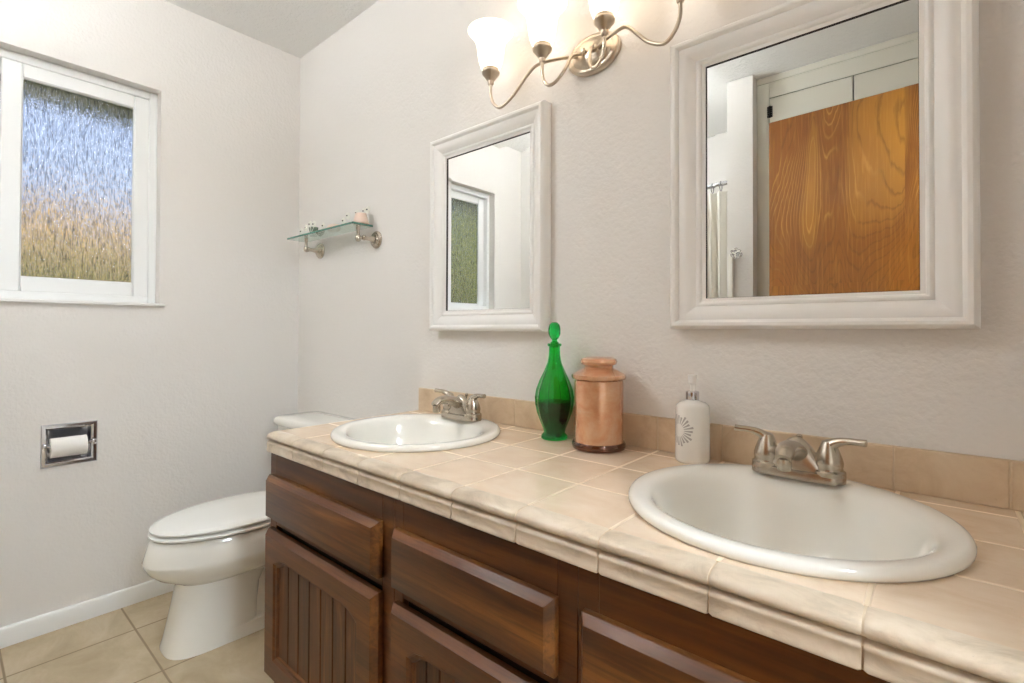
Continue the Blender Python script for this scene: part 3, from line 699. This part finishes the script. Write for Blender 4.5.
b = B(); lathe(b, [(.060, .1725), (.0665, .1735), (.0685, .178), (.0675, .184), (.061, .187), (.050, .194), (.040, .198), (.036, .202), (.036, .206), (.044, .210), (.0465, .216), (.044, .223), (.034, .2275), (.002, .229)], (jx, jy, T), 56); obj('lid', b, M['amber'], jar)
sx_, sy_ = 1.993, -.056
so = thing('soap_dispenser', 'white pump soap bottle with grey sunburst label beside right basin', 'soap dispenser', (sx_, sy_, T))
b = B(); lathe(b, [(.033, 0), (.0365, .003), (.037, .008), (.037, .118), (.0355, .126), (.029, .132), (.018, .136), (.0125, .138), (.0125, .142)], (sx_, sy_, T), 48); sb = obj('bottle_body', b, M['soap'], so, smooth=50)
b = B(); lathe(b, [(.014, .1385), (.0145, .140), (.0145, .156), (.0125, .158)], (sx_, sy_, T), 32); obj('pump_collar', b, M['chrome'], so, label='shiny chrome pump collar')
b = B(); lathe(b, [(.0045, .157), (.0045, .172), (.0085, .176), (.0095, .190), (.0105, .194), (.004, .1955)], (sx_, sy_, T), 24); tube(b, [(sx_, sy_, T+.187), (sx_-.012, sy_+.018, T+.188), (sx_-.019, sy_+.030, T+.184)], [.0045, .004, .003], 10); obj('pump_head', b, M['white_plastic'], so)
# sunburst printed on the side facing the room's left-front
b = B(); ca = math.radians(-119); zc_ = T+.072
def cyl(u, v): a = ca+u/.0373; return (sx_+.0373*math.cos(a), sy_+.0373*math.sin(a), zc_+v)
for k in range(24):
    a = 2*PI*k/24; r0, r1 = .014, .033+.003*math.sin(k*2.1)
    L = []
    for q in range(5):
        r = r0+(r1-r0)*q/4; hw = .0006+.0019*q/4
        L.append((cyl(r*math.cos(a)-hw*math.sin(a), r*math.sin(a)+hw*math.cos(a)), cyl(r*math.cos(a)+hw*math.sin(a), r*math.sin(a)-hw*math.cos(a))))
    for p, q in zip(L, L[1:]): b.faces.new([b.verts.new(x) for x in (p[0], p[1], q[1], q[0])])
obj('label_print', b, M['print'], sb, smooth=0, label='grey sunburst print')

# ------------------------------------------------------------------ toilet
tx = .455
to = thing('toilet', 'white two-piece toilet with closed lid between window wall and vanity', 'toilet', (tx, -.38, 0))
def egg(cx, yf, yb, hw, z, n=48, p=2.0, q=2.0, off=0):
    """yf front (most negative), yb back; widest a bit behind the middle"""
    yc = yf+(yb-yf)*.56; o = []
    for i in range(n):
        a = 2*PI*i/n; c_, s_ = math.cos(a), math.sin(a)
        e = p if s_ < 0 else q
        x = cx+hw*math.copysign(abs(c_)**(2/e), c_); y = yc+(math.copysign(abs(s_)**(2/e), s_))*((yc-yf) if s_ < 0 else (yb-yc)); o.append((x, y+off, z))
    return o
R = [egg(tx-.004, -.674, -.40, .106, 0, p=3.0, q=6), egg(tx-.004, -.674, -.40, .106, .006, p=3.0, q=6), egg(tx-.003, -.666, -.40, .104, .03, p=3.0, q=6), egg(tx, -.652, -.40, .102, .10, p=3.0, q=6), egg(tx, -.640, -.39, .099, .17, p=2.8, q=5),
     egg(tx, -.634, -.37, .099, .210, p=2.6, q=5), egg(tx, -.636, -.33, .102, .222, p=2.4, q=4), egg(tx, -.656, -.25, .125, .232, p=2.1, q=3.5), egg(tx, -.690, -.16, .152, .250, p=2.0, q=3), egg(tx, -.716, -.12, .170, .275, p=2.0, q=3), egg(tx, -.729, -.11, .179, .300, p=2, q=3),
     egg(tx, -.731, -.10, .180, .312, p=2, q=3), egg(tx, -.722, -.10, .176, .345, p=2, q=3), egg(tx, -.713, -.10, .171, .376, p=2, q=3), egg(tx, -.706, -.11, .165, .382, p=2, q=3)]
b = B(); rings(b, R); obj('bowl', b, M['porcelain'], to, smooth=40)
b = B(); L = []
for k in range(13):
    u = k/12; y = -.47+.33*u; hw = .078+.012*math.sin(u*PI); h = .17+.09*u
    L.append([(tx-hw*1.02, y, .002), (tx-hw*1.02, y, h*.6), (tx-hw*.8, y, h), (tx+hw*.8, y, h), (tx+hw*1.02, y, h*.6), (tx+hw*1.02, y, .002)])
rings(b, L); obj('trapway', b, M['porcelain'], to, smooth=50)
b = B(); rings(b, [egg(tx, -.58, -.12, .107, 0, p=5, q=6), egg(tx, -.58, -.12, .107, .035, p=5, q=6), egg(tx, -.595, -.125, .104, .045, p=5, q=6)]); obj('foot', b, M['porcelain'], to, smooth=40)
b = B(); rings(b, [egg(tx, -.704, -.235, .162, .387, q=2.4), egg(tx, -.714, -.230, .172, .391, q=2.4), egg(tx, -.715, -.230, .173, .397, q=2.4), egg(tx, -.706, -.232, .165, .402, q=2.4)]); obj('seat', b, M['plastic'], to, smooth=50)
b = B(); rings(b, [egg(tx, -.702, -.228, .160, .4065, q=2.4), egg(tx, -.712, -.224, .171, .4095, q=2.4), egg(tx, -.713, -.224, .172, .415, q=2.4), egg(tx, -.708, -.228, .168, .4195, q=2.4), egg(tx, -.690, -.24, .152, .4225, q=2.4), egg(tx, -.60, -.30, .08, .4240)]); obj('lid', b, M['plastic'], to, smooth=50)
for s in (-1, 1):
    b = B(); lathe(b, [(.013, .386), (.013, .412), (.010, .416), (.002, .417)], (tx+s*.075, -.215, 0), 20); obj('seat_hinge', b, M['plastic'], to)
def rr(cx, cy, hx, hy, r, z, n=6):
    o = []
    for qx, qy, a0 in ((1, 1, 0), (-1, 1, 90), (-1, -1, 180), (1, -1, 270)):
        for k in range(n+1):
            a = math.radians(a0+90*k/n); o.append((cx+qx*(hx-r)+r*math.cos(a), cy+qy*(hy-r)+r*math.sin(a), z))
    return o
ty = -.118
b = B(); rings(b, [rr(tx, ty, .195, .078, .03, .375), rr(tx, ty, .205, .086, .03, .40), rr(tx, ty, .222, .094, .03, .66), rr(tx, ty, .222, .094, .03, .670)]); obj('tank', b, M['porcelain'], to, smooth=50)
b = B(); rings(b, [rr(tx, ty, .228, .100, .035, .6705), rr(tx, ty, .236, .108, .04, .676), rr(tx, ty, .238, .110, .04, .690), rr(tx, ty, .234, .106, .04, .701), rr(tx, ty, .222, .095, .035, .7065), rr(tx, ty, .15, .05, .03, .709)]); obj('tank_lid', b, M['porcelain'], to, smooth=50)
b = B(); lathe(b, [(.012, 0), (.012, .010), (.008, .014)], (tx-.16, ty-.0925, .61), 18, axis='Y'); tube(b, [(tx-.16, ty-.108, .61), (tx-.12, ty-.112, .607), (tx-.085, ty-.110, .600)], [.006, .005, .006], 10); obj('flush_lever', b, M['chrome'], to)

# ------------------------------------------------------------------ recessed toilet paper holder
yc, zc = -.852, .659
tp = thing('toilet_paper_holder', 'recessed chrome toilet paper holder in the wall below the window', 'toilet paper holder', (0, yc, zc))
def fr(d, x, hy=.0785, hz=.0765): return [(x, yc-hy+d, zc-hz+d), (x, yc+hy-d, zc-hz+d), (x, yc+hy-d, zc+hz-d), (x, yc-hy+d, zc+hz-d)]
b = B(); rings(b, [fr(0, .0005), fr(0, .003), fr(.003, .006), fr(.012, .0065), fr(.015, .0035), fr(.018, .003), fr(.019, -.01), fr(.021, -.055), fr(.045, -.066)], False, True); obj('recessed_tray', b, M['chrome'], tp, smooth=30)
for s in (-1, 1):
    b = B(); box(b, .001, .020, yc+s*.068-.006, yc+s*.068+.006, zc-.010, zc+.010, .003); obj('roller_arm', b, M['chrome'], tp)
b = B(); tube(b, [(.012, yc-.066, zc), (.012, yc+.066, zc)], .006, 12, False); obj('roller', b, M['chrome'], tp)
b = B(); n = 40; R = []
for (r, y) in ((.019, -.050), (.034, -.050), (.035, -.049), (.035, .049), (.034, .050), (.019, .050)):
    R.append([(.004+r*math.cos(2*PI*i/n), yc+y-.004, zc-.008+r*math.sin(2*PI*i/n)) for i in range(n)])
rings(b, R+[R[0]], False, False); bmesh.ops.remove_doubles(b, verts=b.verts[:], dist=1e-5)
tag(obj('toilet_paper_roll', b, M['paper'], smooth=40), 'partly used white toilet paper roll in recessed chrome holder', 'toilet paper')

# ------------------------------------------------------------------ outside the window
def blob(name, label, cat, x, y, z, rx, ry, rz, m_, group=None, trunk=None, seed=0, root=None):
    random.seed(seed); b = B(); bmesh.ops.create_icosphere(b, subdivisions=4, radius=1)
    ph = [(random.uniform(2, 7), random.uniform(2, 7), random.uniform(2, 7), random.uniform(0, 6)) for _ in range(6)]
    for v_ in b.verts:
        k = 1+sum(.06*math.sin(v_.co.x*a+v_.co.y*c+v_.co.z*d+e) for a, c, d, e in ph)+random.uniform(-.05, .05)
        v_.co = Vector((x+v_.co.x*rx*k, y+v_.co.y*ry*k, z+v_.co.z*rz*k))
    if trunk:
        t = thing(name, label, cat, (x, y, root), group); obj('foliage', b, m_, t)
        b = B(); tube(b, [(x, y, root), (x+.1, y, (root+z)/2), (x, y+.1, z)], [.22, .15, .08], 10); obj('trunk', b, M['bark'], t)
    else: tag(obj(name, b, m_), label, cat, group)
GZ = -.25
b = B(); box(b, -40, -.125, -30, 25, GZ-.1, GZ); o = obj('ground', b, M['grass']); o['kind'] = 'structure'
for i, y in enumerate((-2.5, -.2, 2.1)):
    blob('hedge_shrub', 'olive green shrub outside, blurred through the rippled window', 'shrub', -5.6, y, .85, .9, .98, 1.15, M['hedge'], 'shrubs outside the window', seed=i)
for i, y in enumerate((-4.6, .4, 5.4)):
    blob('golden_tree', 'golden sunlit tree outside, blurred through the rippled window', 'tree', -11.5, y, 2.0, 1.6, 2.1, 1.95, M['gold'], 'golden trees outside the window', True, 20+i, GZ)
for i, (x, y, r_) in enumerate(((-3.6, -5.6, 1.45), (-7.0, -7.4, 1.7), (-1.4, -8.6, 1.3), (-10.5, -10.5, 1.6))):
    blob('garden_tree', 'leafy green tree outside, seen in the window\'s mirror reflection', 'tree', x, y, 2.7, r_, r_, 2.9, M['tree'], 'green trees outside the window', True, 40+i, GZ)
b = B(); box(b, -.95, -.125, -4.5, 1.5, 2.195, 2.36, .01); struct('roof_eave', b, M['eave'])
